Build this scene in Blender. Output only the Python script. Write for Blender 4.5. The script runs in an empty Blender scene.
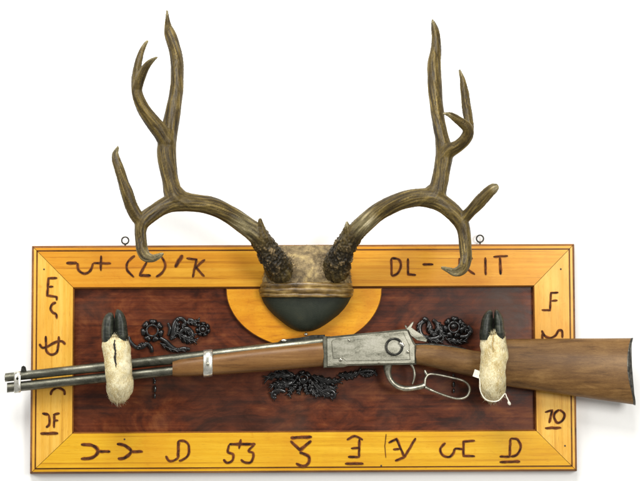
import bpy, bmesh, math, random
from mathutils import Vector, Matrix, noise, kdtree
random.seed(7)
sc = bpy.context.scene
COL = sc.collection
PI = math.pi

# ------------------------------------------------------------------ camera
D = 2.2; PITCH = math.radians(3.6); LENS = 80.8
cam = bpy.data.cameras.new('camera'); camo = bpy.data.objects.new('camera', cam); COL.objects.link(camo)
cam.lens = LENS; cam.sensor_width = 36; cam.clip_end = 100; cam.clip_start = .01
CP = Vector((0, -D, -(D-.03)*math.tan(PITCH)))
camo.location = CP; camo.rotation_euler = (PI/2+PITCH, 0, 0)
sc.camera = camo
S = 36/LENS*D/640            # metres per photo pixel near the wall
U = S

def P(px, py, h=0.0):
    """world point that stands h (in pixel units) off the wall and is seen at photo pixel px,py"""
    u = (px-320)/640*36/LENS; v = (240.6-py)/640*36/LENS
    d = Vector((u, math.cos(PITCH)-v*math.sin(PITCH), math.sin(PITCH)+v*math.cos(PITCH)))
    t = (-h*S - CP.y)/d.y
    return CP + d*t
def rs(r, h): return r*S*(D-h*S)/D

# ------------------------------------------------------------------ object helpers
def rootpos(o):
    while o.parent: o = o.parent
    return o.location.copy()
class MB:
    def __init__(s): s.v = []; s.f = []; s.m = []; s.sm = []
    def add(s, vs, fs, m=0, smooth=True):
        n = len(s.v); s.v += [Vector(a) for a in vs]
        for f in fs: s.f.append([i+n for i in f]); s.m.append(m); s.sm.append(smooth)
    def build(s, name, mats, parent=None, bevel=None, sub=0):
        me = bpy.data.meshes.new(name)
        off = rootpos(parent) if parent else Vector((0, 0, 0))
        if parent is None:
            c = Vector((0, 0, 0))
        me.from_pydata([tuple(a-off) for a in s.v], [], s.f)
        if not isinstance(mats, (list, tuple)): mats = [mats]
        for m in mats: me.materials.append(m)
        for p, mi, sm in zip(me.polygons, s.m, s.sm): p.material_index = mi; p.use_smooth = sm
        b = bmesh.new(); b.from_mesh(me); bmesh.ops.recalc_face_normals(b, faces=b.faces); b.to_mesh(me); b.free()
        o = bpy.data.objects.new(name, me); COL.objects.link(o)
        if parent: o.parent = parent
        if bevel:
            md = o.modifiers.new('b', 'BEVEL'); md.width = bevel*S; md.segments = 2; md.limit_method = 'ANGLE'; md.angle_limit = math.radians(40)
        if sub:
            md = o.modifiers.new('s', 'SUBSURF'); md.levels = sub; md.render_levels = sub
        return o
def tag(o, label=None, cat=None, group=None, kind=None):
    if label: o['label'] = label
    if cat: o['category'] = cat
    if group: o['group'] = group
    if kind: o['kind'] = kind
    return o
def thing(name, label, cat, loc, group=None):
    o = bpy.data.objects.new(name, None); COL.objects.link(o); o.location = loc; o.empty_display_size = .02
    return tag(o, label, cat, group)

def catmull(pts, n=6):
    out = []
    for i in range(len(pts)-1):
        p0 = pts[max(i-1, 0)]; p1 = pts[i]; p2 = pts[i+1]; p3 = pts[min(i+2, len(pts)-1)]
        for k in range(n):
            t = k/n
            out.append(tuple(.5*((2*b)+(-a+c)*t+(2*a-5*b+4*c-d)*t*t+(-a+3*b-3*c+d)*t**3) for a, b, c, d in zip(p0, p1, p2, p3)))
    out.append(tuple(pts[-1])); return out

def tube(mb, pts, n=6, seg=12, flat=1.0, m=0, closed=False, minr=.3):
    """pts: (px,py,h,r). flat scales the section along depth"""
    if closed: q = catmull([pts[-1]]+list(pts)+[pts[0], pts[1]], n); q = q[n:-n]; q = q[:-1]
    else: q = catmull(pts, n) if n > 1 else list(pts)
    W = [P(a[0], a[1], a[2]) for a in q]; R = [max(rs(a[3], a[2]), minr*S*.3) for a in q]
    N = len(W); Y = Vector((0, 1, 0)); ring = []
    prev = None
    for i in range(N):
        a = W[(i-1) % N] if closed else W[max(i-1, 0)]; b = W[(i+1) % N] if closed else W[min(i+1, N-1)]
        t = (b-a).normalized()
        s_ = t.cross(Y)
        if s_.length < .25 and prev is not None: s_ = prev - t*prev.dot(t)
        elif s_.length < .05: s_ = t.cross(Vector((1, 0, 0)))
        s_.normalize()
        if prev is not None and s_.dot(prev) < 0: s_ = -s_
        prev = s_; d = s_.cross(t)
        ring.append([W[i]+s_*R[i]*math.cos(2*PI*k/seg)+d*R[i]*flat*math.sin(2*PI*k/seg) for k in range(seg)])
    vs = [v for r in ring for v in r]; fs = []
    for i in range(N if closed else N-1):
        j = (i+1) % N
        for k in range(seg): l = (k+1) % seg; fs.append([i*seg+k, i*seg+l, j*seg+l, j*seg+k])
    if not closed:
        n0 = len(vs); vs.append(W[0]); vs.append(W[-1])
        for k in range(seg):
            l = (k+1) % seg; fs.append([n0, l, k]); fs.append([n0+1, (N-1)*seg+k, (N-1)*seg+l])
    mb.add(vs, fs, m)

def loft(mb, st, plane='x', seg=24, m=0, bend=None, caps=True):
    """st: (main, lo, hi, hc, hd, expo)"""
    vs = []; fs = []
    for s in st:
        a, lo, hi, hc, hd, e = s[:6]
        w = s[6] if len(s) > 6 else 0
        for k in range(seg):
            t = 2*PI*k/seg; c = math.cos(t); q = math.sin(t)
            c2 = math.copysign(abs(c)**(2/e), c); q2 = math.copysign(abs(q)**(2/e), q)
            o = (lo+hi)/2+(hi-lo)/2*c2; h = hc+hd*q2
            mm = a+(bend(o)*w if bend else 0)
            vs.append(P(mm, o, h) if plane == 'x' else P(o, mm, h))
    N = len(st)
    for i in range(N-1):
        for k in range(seg): l = (k+1) % seg; fs.append([i*seg+k, i*seg+l, (i+1)*seg+l, (i+1)*seg+k])
    mb.add(vs, fs, m)
    if caps:
        mb.add(vs[:seg], [list(range(seg))], m, False); mb.add(vs[-seg:], [list(range(seg))], m, False)

def ext(mb, poly, h0, h1, bev=.6, m=0, mside=None, smooth=False):
    """extruded outline with a bevelled front edge"""
    n = len(poly); ar = sum(poly[i][0]*poly[(i+1) % n][1]-poly[(i+1) % n][0]*poly[i][1] for i in range(n))
    sg = 1 if ar > 0 else -1; ins = []
    for i in range(n):
        a = Vector(poly[i-1]); b = Vector(poly[i]); c = Vector(poly[(i+1) % n])
        d1 = (b-a).normalized(); d2 = (c-b).normalized()
        n1 = Vector((-d1.y, d1.x))*sg; n2 = Vector((-d2.y, d2.x))*sg
        k = (n1+n2); k = k/max(k.length_squared/2, .5)
        ins.append(b+k*bev)
    vs = [P(x, y, h0) for x, y in poly]+[P(x, y, h1-bev) for x, y in poly]+[P(v.x, v.y, h1) for v in ins]
    ms = m if mside is None else mside
    fs = [[i, (i+1) % n, n+(i+1) % n, n+i] for i in range(n)]
    mb.add(vs, fs, ms, smooth)
    mb.add(vs, [[n+i, n+(i+1) % n, 2*n+(i+1) % n, 2*n+i] for i in range(n)], ms, smooth)
    mb.add(vs[2*n:], [list(range(n))], m, False)
    mb.add(vs[:n], [list(range(n))], ms, False)

def ell(mb, px, py, h, rx, ry, rh, ang=0, m=0, su=14, sv=8):
    vs = []; fs = []; ca = math.cos(ang); sa = math.sin(ang)
    for j in range(sv+1):
        th = PI*j/sv
        for i in range(su):
            ph = 2*PI*i/su
            x = rx*math.sin(th)*math.cos(ph); y = ry*math.sin(th)*math.sin(ph); z = rh*math.cos(th)
            vs.append(P(px+x*ca-y*sa, py+x*sa+y*ca, h+z))
    for j in range(sv):
        for i in range(su): k = (i+1) % su; fs.append([j*su+i, j*su+k, (j+1)*su+k, (j+1)*su+i])
    mb.add(vs, fs, m)

def pillow(mb, outline, h0, h1, rings=8, m=0, power=.5, cy=None, cx=None):
    n = len(outline)
    cx = sum(p[0] for p in outline)/n if cx is None else cx; cy = sum(p[1] for p in outline)/n if cy is None else cy
    vs = []; fs = []
    for j in range(rings):
        t = 1-j/rings
        h = h0+(h1-h0)*(1-t**2.4)**power
        for x, y in outline: vs.append(P(cx+(x-cx)*t, cy+(y-cy)*t, h))
    vs.append(P(cx, cy, h1))
    for j in range(rings-1):
        for i in range(n): k = (i+1) % n; fs.append([j*n+i, j*n+k, (j+1)*n+k, (j+1)*n+i])
    for i in range(n): fs.append([(rings-1)*n+i, (rings-1)*n+(i+1) % n, rings*n])
    mb.add(vs, fs, m)

# ------------------------------------------------------------------ materials
class Mat:
    def __init__(s, name):
        s.m = bpy.data.materials.new(name); s.m.use_nodes = True; s.t = s.m.node_tree; s.n = s.t.nodes
        s.b = s.n['Principled BSDF']
        s.tc = s.n.new('ShaderNodeTexCoord')
    def L(s, a, b): s.t.links.new(a, b)
    def coord(s, scale=(1, 1, 1), src=None, rot=(0, 0, 0)):
        mp = s.n.new('ShaderNodeMapping'); mp.inputs['Scale'].default_value = scale; mp.inputs['Rotation'].default_value = rot
        s.L(src or s.tc.outputs['Object'], mp.inputs['Vector']); return mp.outputs[0]
    def noise(s, vec, scale=1, detail=4, rough=.55, dist=0):
        n = s.n.new('ShaderNodeTexNoise'); n.inputs['Scale'].default_value = scale; n.inputs['Detail'].default_value = detail
        n.inputs['Roughness'].default_value = rough; n.inputs['Distortion'].default_value = dist
        s.L(vec, n.inputs['Vector']); return n.outputs[0]
    def vor(s, vec, scale=1, feat='F1'):
        n = s.n.new('ShaderNodeTexVoronoi'); n.feature = feat; n.inputs['Scale'].default_value = scale; s.L(vec, n.inputs['Vector']); return n.outputs[0]
    def ramp(s, fac, stops):
        r = s.n.new('ShaderNodeValToRGB'); e = r.color_ramp.elements
        while len(e) < len(stops): e.new(.5)
        for el, (p, c) in zip(e, stops): el.position = p; el.color = (*c, 1) if len(c) == 3 else c
        s.L(fac, r.inputs[0]); return r.outputs[0]
    def mix(s, fac, a, b, mode='MIX'):
        n = s.n.new('ShaderNodeMix'); n.data_type = 'RGBA'; n.blend_type = mode
        for i, x in ((0, fac), (6, a), (7, b)):
            if isinstance(x, (int, float)): n.inputs[i].default_value = x
            elif isinstance(x, tuple): n.inputs[i].default_value = (*x, 1)
            else: s.L(x, n.inputs[i])
        return n.outputs[2]
    def math(s, op, a, b=None, clamp=False):
        n = s.n.new('ShaderNodeMath'); n.operation = op; n.use_clamp = clamp
        for i, x in enumerate((a, b)):
            if x is None: continue
            if isinstance(x, (int, float)): n.inputs[i].default_value = x
            else: s.L(x, n.inputs[i])
        return n.outputs[0]
    def attr(s, name, out='Vector'):
        n = s.n.new('ShaderNodeAttribute'); n.attribute_name = name; return n.outputs[out]
    def bump(s, hgt, dist=.0005, strength=1):
        n = s.n.new('ShaderNodeBump'); n.inputs['Distance'].default_value = dist; n.inputs['Strength'].default_value = strength
        s.L(hgt, n.inputs['Height']); s.L(n.outputs[0], s.b.inputs['Normal'])
    def set(s, **k):
        for a, v in k.items():
            i = s.b.inputs[a.replace('_', ' ')]
            if hasattr(v, 'is_linked') : s.L(v, i)
            elif isinstance(v, tuple): i.default_value = (*v, 1)
            else: i.default_value = v
        return s.m

def wood_mat(name, axis, cols, across=150, along=3.2, rough=(.3, .5), blot=9, blotamt=.5, darkline=.35, coat=0.0, off=(0, 0, 0), bump=.0002):
    M = Mat(name)
    sc_ = [across]*3; sc_[axis] = along
    v = M.coord(tuple(sc_))
    mp = v.node; mp.inputs['Location'].default_value = off
    sc2 = [across*.22]*3; sc2[axis] = along*.45
    v2 = M.coord(tuple(sc2))
    fine = M.noise(v, 1, 5, .6, .4); broad = M.noise(v2, 1, 4, .5, 1.2)
    fib = [across*6]*3; fib[axis] = along*9
    fibre = M.noise(M.coord(tuple(fib)), 1, 3, .6)
    blotn = M.noise(M.coord((blot, blot, blot)), 1, 3, .5, .5)
    f = M.math('ADD', M.math('MULTIPLY', fine, .42), M.math('ADD', M.math('MULTIPLY', broad, .4), M.math('MULTIPLY', fibre, .18)))
    c = M.ramp(f, [(.33, cols[0]), (.47, cols[1]), (.6, cols[2])])
    bl = M.ramp(blotn, [(.40, (0, 0, 0)), (.68, (1, 1, 1))])
    c2 = M.mix(M.math('MULTIPLY', bl, blotamt), c, cols[3])
    ln = M.ramp(fine, [(.30, (1, 1, 1)), (.42, (0, 0, 0))])
    c3 = M.mix(M.math('MULTIPLY', ln, darkline), c2, cols[4])
    pr = [across*9]*3; pr[axis] = along*26
    po = M.noise(M.coord(tuple(pr)), 1, 2, .5)
    c3 = M.mix(M.math('MULTIPLY', M.ramp(po, [(.60, (0, 0, 0)), (.72, (1, 1, 1))]), .38), c3, cols[4])
    dk = M.noise(M.coord((31, 31, 31)), 1, 6, .75, 1.2)
    c3 = M.mix(M.math('MULTIPLY', M.ramp(dk, [(.60, (0, 0, 0)), (.70, (1, 1, 1))]), .4), c3, cols[3])
    M.L(c3, M.b.inputs['Base Color'])
    r = M.n.new('ShaderNodeMapRange'); M.L(blotn, r.inputs[0]); r.inputs[3].default_value = rough[0]; r.inputs[4].default_value = rough[1]
    M.L(r.outputs[0], M.b.inputs['Roughness'])
    M.bump(f, bump, .6); M.b.inputs['Specular IOR Level'].default_value = .22
    M.b.inputs['Coat Weight'].default_value = coat; M.b.inputs['Coat Roughness'].default_value = .25
    return M.m

amber = [(.44, .165, .009), (.58, .255, .014), (.68, .345, .030), (.42, .130, .005), (.22, .065, .004)]
M_railh = wood_mat('amber pine horizontal', 0, amber, coat=.08, across=210, darkline=.6, blot=6, blotamt=.7)
M_railv = wood_mat('amber pine vertical', 2, [(.51, .25, .026), (.64, .345, .042), (.72, .44, .085), (.52, .20, .012), (.26, .09, .008)], coat=.08, off=(3, 2, 7))
M_railb = wood_mat('yellow glare pine horizontal', 0, [(.48, .22, .008), (.60, .32, .012), (.68, .41, .028), (.50, .20, .005), (.24, .085, .005)], coat=.08, across=210, darkline=.5, off=(2, 5, 3))  # yellower, paler tone puts the lower-right glare into the wood colour
M_block = wood_mat('amber pine block', 0, [(.48, .165, .005), (.64, .275, .009), (.74, .37, .024), (.44, .12, .003), (.22, .06, .003)], across=75, along=9, coat=.08, blot=20)
M_edge = wood_mat('dark varnished edge and shade', 0, [(.10, .035, .008), (.22, .08, .015), (.30, .12, .02), (.08, .03, .008), (.04, .015, .005)], across=60, along=10)
M_fore = wood_mat('walnut fore end', 0, [(.085, .036, .010), (.160, .074, .021), (.235, .120, .038), (.12, .048, .011), (.035, .016, .005)], across=170, along=9, rough=(.38, .55), coat=.1, blot=14, darkline=.5, off=(1, 5, 2))
M_stock = wood_mat('worn walnut stock', 0, [(.075, .034, .010), (.145, .072, .021), (.235, .128, .042), (.07, .030, .008), (.03, .014, .004)], across=150, along=22, rough=(.4, .6), coat=.08, blot=12, darkline=.3, off=(9, 1, 2), bump=.0003)

def panel_mat():
    M = Mat('burgundy stained board')
    a = M.noise(M.coord((10, 10, 19)), 1, 6, .65, 1.5); b = M.noise(M.coord((30, 30, 60)), 1, 5, .65, .8); g = M.noise(M.coord((4, 90, 240)), 1, 4, .6)
    f = M.math('ADD', M.math('MULTIPLY', a, .55), M.math('ADD', M.math('MULTIPLY', b, .25), M.math('MULTIPLY', g, .2)))
    c = M.ramp(f, [(.33, (.014, .005, .003)), (.43, (.044, .010, .004)), (.52, (.105, .022, .006)), (.63, (.19, .056, .015))])
    gp = M.ramp(M.noise(M.coord((5, 5, 7)), 1, 3, .5, 1), [(.5, (0, 0, 0)), (.72, (1, 1, 1))])
    c = M.mix(M.math('MULTIPLY', gp, .6), c, (.055, .032, .022))
    M.L(c, M.b.inputs['Base Color'])
    M.L(M.ramp(b, [(.3, (.30,)*3), (.7, (.5,)*3)]), M.b.inputs['Roughness'])
    M.bump(f, .0006, .5); M.b.inputs['Specular IOR Level'].default_value = .2
    return M.m
M_panel = panel_mat()

def metal(name, c0, c1, c2, rough=(.3, .5), sc_=90, metallic=1.0, bump=.0001, stretch=(1, 1, 1)):
    M = Mat(name)
    a = M.noise(M.coord(tuple(sc_*k for k in stretch)), 1, 6, .65, .6); b = M.noise(M.coord((600, 600, 600)), 1, 3, .6)
    f = M.math('ADD', M.math('MULTIPLY', a, .8), M.math('MULTIPLY', b, .2))
    M.L(M.ramp(f, [(.36, c0), (.5, c1), (.64, c2)]), M.b.inputs['Base Color'])
    M.L(M.ramp(a, [(.3, (rough[1],)*3), (.7, (rough[0],)*3)]), M.b.inputs['Roughness'])
    M.b.inputs['Metallic'].default_value = metallic; M.bump(f, bump, .5); return M.m
M_barrel = metal('worn grey barrel steel', (.06, .06, .045), (.15, .147, .115), (.29, .28, .22), (.33, .5), 60, stretch=(.35, 1, 1))
M_recv = metal('bare receiver steel', (.10, .098, .072), (.36, .35, .28), (.62, .60, .50), (.28, .5), 60, metallic=.9, stretch=(.45, 1, 1.3))
M_bright = metal('bright worn steel', (.35, .34, .29), (.62, .61, .54), (.85, .84, .76), (.22, .4), 160, metallic=.9)
M_lever = metal('grey lever steel', (.14, .135, .105), (.33, .315, .25), (.52, .50, .41), (.3, .48), 120, metallic=.9)
M_dark = metal('blackened steel', (.012, .012, .010), (.035, .035, .03), (.09, .085, .07), (.3, .5), 120, metallic=.8)
M_iron = metal('black lacquered iron', (.003, .003, .003), (.008, .008, .008), (.014, .013, .012), (.16, .34), 200, metallic=.0, bump=.0007)
M_iron.node_tree.nodes['Principled BSDF'].inputs['Coat Weight'].default_value = .35; M_iron.node_tree.nodes['Principled BSDF'].inputs['Coat Roughness'].default_value = .16
M_plate = metal('worn butt plate', (.02, .02, .016), (.06, .055, .045), (.14, .13, .10), (.35, .5), 90, metallic=.7)

def simple(name, col, rough=.5, **k):
    M = Mat(name); M.b.inputs['Roughness'].default_value = rough
    a = M.noise(M.coord((220, 220, 220)), 1, 5, .6)
    M.L(M.ramp(a, [(.3, tuple(x*.7 for x in col)), (.7, tuple(min(1, x*1.2) for x in col))]), M.b.inputs['Base Color']); M.bump(a, .0002, .5)
    M.set(**k); return M.m
M_burn = simple('burned brand', (.050, .012, .006), .8, Specular_IOR_Level=.15)
for n_ in M_burn.node_tree.nodes:
    if n_.type == 'VALTORGB': n_.color_ramp.elements[0].position = .36; n_.color_ramp.elements[0].color = (.014, .007, .005, 1); n_.color_ramp.elements[1].position = .66; n_.color_ramp.elements[1].color = (.13, .042, .012, 1)
    if n_.type == 'MAPPING': n_.inputs['Scale'].default_value = (130, 130, 130)
M_scorch = simple('scorched wood', (.27, .075, .008), .6, Specular_IOR_Level=.2)
M_nail = simple('nail head', (.03, .02, .02), .5)
M_string = simple('white string', (.72, .69, .58), .8)
M_gap = simple('dark slit', (.012, .009, .006), .8)
M_stitch = simple('golden hide edge', (.40, .27, .09), .8)

def wall_mat():
    M = Mat('white wall'); a = M.noise(M.coord((60, 60, 60)), 1, 4, .6)
    M.L(M.ramp(a, [(.3, (.86, .86, .845)), (.7, (.88, .88, .865))]), M.b.inputs['Base Color']); M.b.inputs['Roughness'].default_value = .8
    M.bump(a, .0004, .3); return M.m
M_wall = wall_mat()

def pad_mat():
    M = Mat('black green leather'); a = M.noise(M.coord((25, 25, 25)), 1, 5, .6, .5); v = M.vor(M.coord((700, 700, 700)))
    M.L(M.ramp(a, [(.3, (.012, .016, .010)), (.55, (.024, .028, .018)), (.75, (.05, .045, .02))]), M.b.inputs['Base Color'])
    M.b.inputs['Roughness'].default_value = .6; M.b.inputs['Specular IOR Level'].default_value = .25; M.bump(v, .0003, .5); return M.m
M_pad = pad_mat()
def band_mat():
    M = Mat('braided brown hide band'); v = M.coord((18, 60, 330)); a = M.noise(v, 1, 5, .6, .8); b = M.noise(M.coord((45, 45, 45)), 1, 4, .6)
    f = M.math('ADD', M.math('MULTIPLY', a, .5), M.math('MULTIPLY', b, .5))
    M.L(M.ramp(f, [(.36, (.035, .02, .006)), (.47, (.13, .075, .018)), (.56, (.23, .145, .04)), (.66, (.46, .35, .15))]), M.b.inputs['Base Color'])
    M.b.inputs['Roughness'].default_value = .38; M.bump(a, .0006, .7); return M.m
M_band = band_mat()
def skull_mat():
    M = Mat('tan skull hide'); a = M.noise(M.coord((38, 38, 38)), 1, 6, .65, .8); b = M.noise(M.coord((150, 150, 150)), 1, 5, .7)
    f = M.math('ADD', M.math('MULTIPLY', a, .68), M.math('MULTIPLY', b, .32))
    M.L(M.ramp(f, [(.36, (.035, .022, .009)), (.45, (.115, .078, .032)), (.53, (.23, .165, .075)), (.61, (.37, .27, .11)), (.70, (.56, .45, .22))]), M.b.inputs['Base Color'])
    M.b.inputs['Roughness'].default_value = .7; M.bump(f, .0016, .8); return M.m
M_skull = skull_mat()
def fur_mat():
    M = Mat('cream deer fur'); a = M.noise(M.coord((60, 60, 40)), 1, 5, .6, .6); b = M.noise(M.coord((900, 900, 260)), 1, 3, .7)
    f = M.math('ADD', M.math('MULTIPLY', a, .62), M.math('MULTIPLY', b, .38))
    M.L(M.ramp(f, [(.30, (.30, .20, .065)), (.42, (.54, .43, .20)), (.52, (.70, .62, .38)), (.68, (.80, .75, .55))]), M.b.inputs['Base Color'])
    M.b.inputs['Roughness'].default_value = .85; M.bump(f, .0015, .8); return M.m
M_fur = fur_mat()
M_furl = simple('pale fur hair', (.76, .70, .49), .8)
M_furd = simple('straw fur hair', (.50, .39, .19), .8)
M_dkhair = simple('dark brown hair', (.07, .045, .018), .8)
M_mdhair = simple('tan hair', (.20, .13, .05), .8)
def hoof_mat():
    M = Mat('dark horn hoof'); a = M.noise(M.coord((60, 60, 260)), 1, 4, .6, .4); b = M.noise(M.coord((260, 260, 25)), 1, 4, .6)
    f = M.math('ADD', M.math('MULTIPLY', a, .5), M.math('MULTIPLY', b, .5))
    M.L(M.ramp(f, [(.35, (.005, .006, .004)), (.5, (.015, .018, .012)), (.66, (.055, .058, .040))]), M.b.inputs['Base Color'])
    M.b.inputs['Roughness'].default_value = .42; M.b.inputs['Specular IOR Level'].default_value = .35; M.bump(f, .0013, .8); return M.m
M_hoof = hoof_mat()
def antler_mat():
    M = Mat('weathered antler'); k = M.n.new('ShaderNodeSeparateXYZ'); M.L(M.attr('zone'), k.inputs[0])
    q = M.n.new('ShaderNodeSeparateXYZ'); M.L(M.attr('streak'), q.inputs[0])
    big = M.noise(M.coord((26, 26, 26)), 1, 4, .6, .6); fine = M.noise(M.coord((420, 420, 420)), 1, 4, .65)
    f = M.math('ADD', M.math('MULTIPLY', q.outputs[0], .62), M.math('ADD', M.math('MULTIPLY', big, .22), M.math('MULTIPLY', fine, .16)))
    c = M.ramp(f, [(.32, (.020, .013, .004)), (.43, (.046, .030, .008)), (.53, (.094, .064, .016)), (.63, (.18, .126, .035)), (.77, (.44, .33, .13))])
    c = M.mix(M.ramp(q.outputs[1], [(.84, (0, 0, 0)), (.98, (.65, .65, .65))]), c, (.014, .009, .004))
    sp = M.math('ADD', M.math('MULTIPLY', k.outputs[2], .6), M.math('MULTIPLY', fine, .4))
    cd = M.ramp(sp, [(.44, (.008, .006, .003)), (.60, (.032, .022, .009)), (.74, (.22, .15, .07))])
    c = M.mix(k.outputs[0], c, cd)
    cl = M.ramp(f, [(.38, (.06, .05, .022)), (.52, (.24, .20, .10)), (.66, (.66, .58, .38))])
    c = M.mix(k.outputs[1], c, cl)
    M.L(c, M.b.inputs['Base Color']); M.b.inputs['Roughness'].default_value = .45; M.b.inputs['Specular IOR Level'].default_value = .25
    M.bump(f, .0014, .8); return M.m
M_antler = antler_mat()

# ------------------------------------------------------------------ wall
mb = MB(); mb.add([(-4, 0, -2.5), (4, 0, -2.5), (4, 0, 3.5), (-4, 0, 3.5)], [[0, 1, 2, 3]], 0, False)
tag(mb.build('wall', M_wall), 'plain white wall behind the mounted display', None, None, 'structure')

# ------------------------------------------------------------------ plaque
OUT = [(32, 246), (574.2, 244), (577, 471.3), (30, 474)]
INN = [(74.5, 289), (532.8, 287), (535.2, 429.8), (73.7, 432.3)]
plaque = thing('display_plaque', 'wide amber wooden wall plaque with mitred frame, burned brand marks and burgundy centre board', 'plaque', P(304, 360, 0))
mb = MB(); ext(mb, [(38, 251), (569, 249.5), (571, 466), (36, 468.5)], .6, 9.6, .3); mb.build('centre_board', M_panel, plaque)
prof = [(0, .2), (0, 13.2), (2.0, 15.65), (4.4, 15.75), (4.7, 14.6), (5.5, 14.6), (5.9, 16.2), (41.4, 16.2), (43, 14.2), (43, 8)]
pm = [1, 1, 0, 1, 1, 1, 0, 1, 1]  # dark inner bevel paints the shade along the opening; outer edge is brown trim
def rail(i, mat):
    a, b = OUT[i], OUT[(i+1) % 4]; c, d = INN[i], INN[(i+1) % 4]
    mb = MB(); vs = []
    L = 40
    for (o, h) in prof:
        t = o/43
        p = Vector(a).lerp(Vector(c), t); q = Vector(b).lerp(Vector(d), t); e = (q-p).normalized()*.28
        p += e; q -= e
        for s in range(L+1):
            r = p.lerp(q, s/L)
            wob = .12*noise.noise(Vector((r.x*.05, r.y*.05, o*.1+i)))
            vs.append(P(r.x, r.y, h+wob))
    n = L+1
    for j in range(len(prof)-1):
        mb.add([vs[j*n+k] for k in range(n)]+[vs[(j+1)*n+k] for k in range(n)], [[k, k+1, n+k+1, n+k] for k in range(L)], pm[j], False)
    for s in (0, L): mb.add([vs[j*n+s] for j in range(len(prof))], [list(range(len(prof)))], 1, False)
    return mb.build('frame_rail', [mat, M_edge], plaque)
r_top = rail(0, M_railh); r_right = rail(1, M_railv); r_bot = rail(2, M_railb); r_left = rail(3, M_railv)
# half-round block under the top rail
pts = [(226+0*i, 288.9) for i in range(1)]
for k in range(0, 41):
    t = PI*k/40; pts.append((304-78*math.cos(t), 289.6+59*math.sin(t)))
pts.append((382, 288.3))
pts = pts[1:-1]; pts[0] = (226, 288.7); pts[-1] = (382, 288.1)
mb = MB(); ext(mb, pts, 9.4, 16.4, .8, 0, 1); mb.build('half_round_block', [M_block, M_edge], plaque)
# screw eyes
for (x, y) in ((125.2, 240.6), (480, 238.8)):
    mb = MB(); tube(mb, [(x+3.5*math.cos(a*PI/5), y+3.5*math.sin(a*PI/5), 7, .75) for a in range(10)], 4, 8, closed=True)
    tube(mb, [(x, y+3.6, 7, .9), (x, y+8, 7, .9)], 2, 8)
    mb.build('screw_eye', M_dark, plaque)

def ribbon(mb, pts, w, h, m, seed, straight=False):
    q = []
    if len(pts) == 2 or straight:
        for i in range(len(pts)-1):
            a = Vector(pts[i]); b = Vector(pts[i+1]); n = max(3, int((b-a).length/1.0))
            q += [a.lerp(b, k/n) for k in range(n)]
        q.append(Vector(pts[-1]))
    else: q = [Vector(a) for a in catmull(pts, 6)]
    vs = []; N = len(q)
    for i, p in enumerate(q):
        t = (q[min(i+1, N-1)]-q[max(i-1, 0)]).normalized(); nn = Vector((-t.y, t.x))
        e = min(1, .45+min(i, N-1-i)*.35)
        for sd in (1, -1):
            ww = w*e*(1+.42*noise.noise(Vector((p.x*.22+seed, p.y*.22, sd*4)))+.10*noise.noise(Vector((p.x*.9+seed, p.y*.9, sd*4))))
            v = p+nn*sd*ww; vs.append(P(v.x, v.y, h))
    mb.add(vs, [[2*i, 2*i+1, 2*i+3, 2*i+2] for i in range(N-1)], m, False)
def brand(parent, strokes, label, w=1.15):
    mb = MB(); F = .76
    for i, s in enumerate(strokes):
        st = False; ww = w
        if isinstance(s, dict): ww = s.get('w', w); st = s.get('s', False); s = s['p']
        ribbon(mb, s, ww*1.5*F, 16.6+.03*i, 1, i*3.1, st); ribbon(mb, s, ww*.98*F, 17.0+.03*i, 0, i*5.7+1, st)
    o = mb.build('brand_mark', [M_burn, M_scorch], parent); o['label'] = label
def sl(p, w=1.15): return {'p': p, 's': True, 'w': w}
brand(r_top, [sl([(66.2, 263.1), (77, 263)], 1.5), [(77.6, 263), (78.4, 269.7), (84, 273.6), (90, 271), (93, 263.2)], sl([(93.3, 263), (111, 263.4)]), sl([(101, 255.6), (100.8, 270.8)])], 'burned dash, U and plus sign')
brand(r_top, [[(134.8, 255.6), (127.8, 261.9), (127, 269.7), (134, 277.3)], sl([(146.8, 262), (139.5, 275)]), sl([(139, 275.3), (150.8, 275.6)], 1.5), [(161.4, 256.4), (165.3, 265), (162, 272.8), (156, 277)]], 'burned letter Z between round brackets')
brand(r_top, [sl([(182.5, 255), (175, 267.3)], 1.7), sl([(186.4, 258.4), (196.5, 259.5), (192.7, 277.5)]), sl([(205, 259.5), (195.8, 267.3), (204.4, 276.7)])], 'burned slash and letter K')
brand(r_top, [sl([(391.3, 258.4), (391.7, 276)]), [(391.3, 258.2), (398.7, 259.5), (401, 266), (397.5, 273.5), (391.7, 276)], sl([(408, 258.4), (408, 274.4), (416, 275)]), sl([(422.5, 264.4), (433.4, 264.4)])], 'burned letters D L and a dash')
brand(r_top, [sl([(459.5, 258), (460, 274.6)]), sl([(472.5, 257.8), (462.5, 266), (475, 274.6)]), sl([(485.3, 257.4), (485.7, 275.2)]), sl([(493.4, 256.9), (508, 256)]), sl([(500, 257.5), (500.7, 274.7)], 1.3)], 'burned letters K I T')
brand(r_left, [sl([(57.3, 278), (48.4, 278.3), (47.2, 295.5), (56.6, 297), (56.6, 300.5)]), sl([(48.8, 287), (53.4, 286.6)]), [(56, 302.5), (52, 304.5), (50.6, 308.7), (53, 312.6), (56.3, 314)], sl([(56.5, 313.6), (56.7, 318.8)])], 'burned letter F over a hooked S')
brand(r_left, [[(45.8, 336), (46, 345.3), (46.6, 351.5), (51.3, 354.7), (56.7, 352.3), (58.3, 345.3), (58.8, 336.3)], [(39.5, 343.8), (41.9, 347.7), (46.6, 347), (56, 342), (62, 341.4), (65.3, 344.5)]], 'burned U crossed by a wavy line')
brand(r_left, [[(50.7, 395.3), (52.5, 390.6), (58, 387.8), (63.8, 390.6), (64.7, 395.3)]], 'burned arch under the gun barrel')
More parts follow.
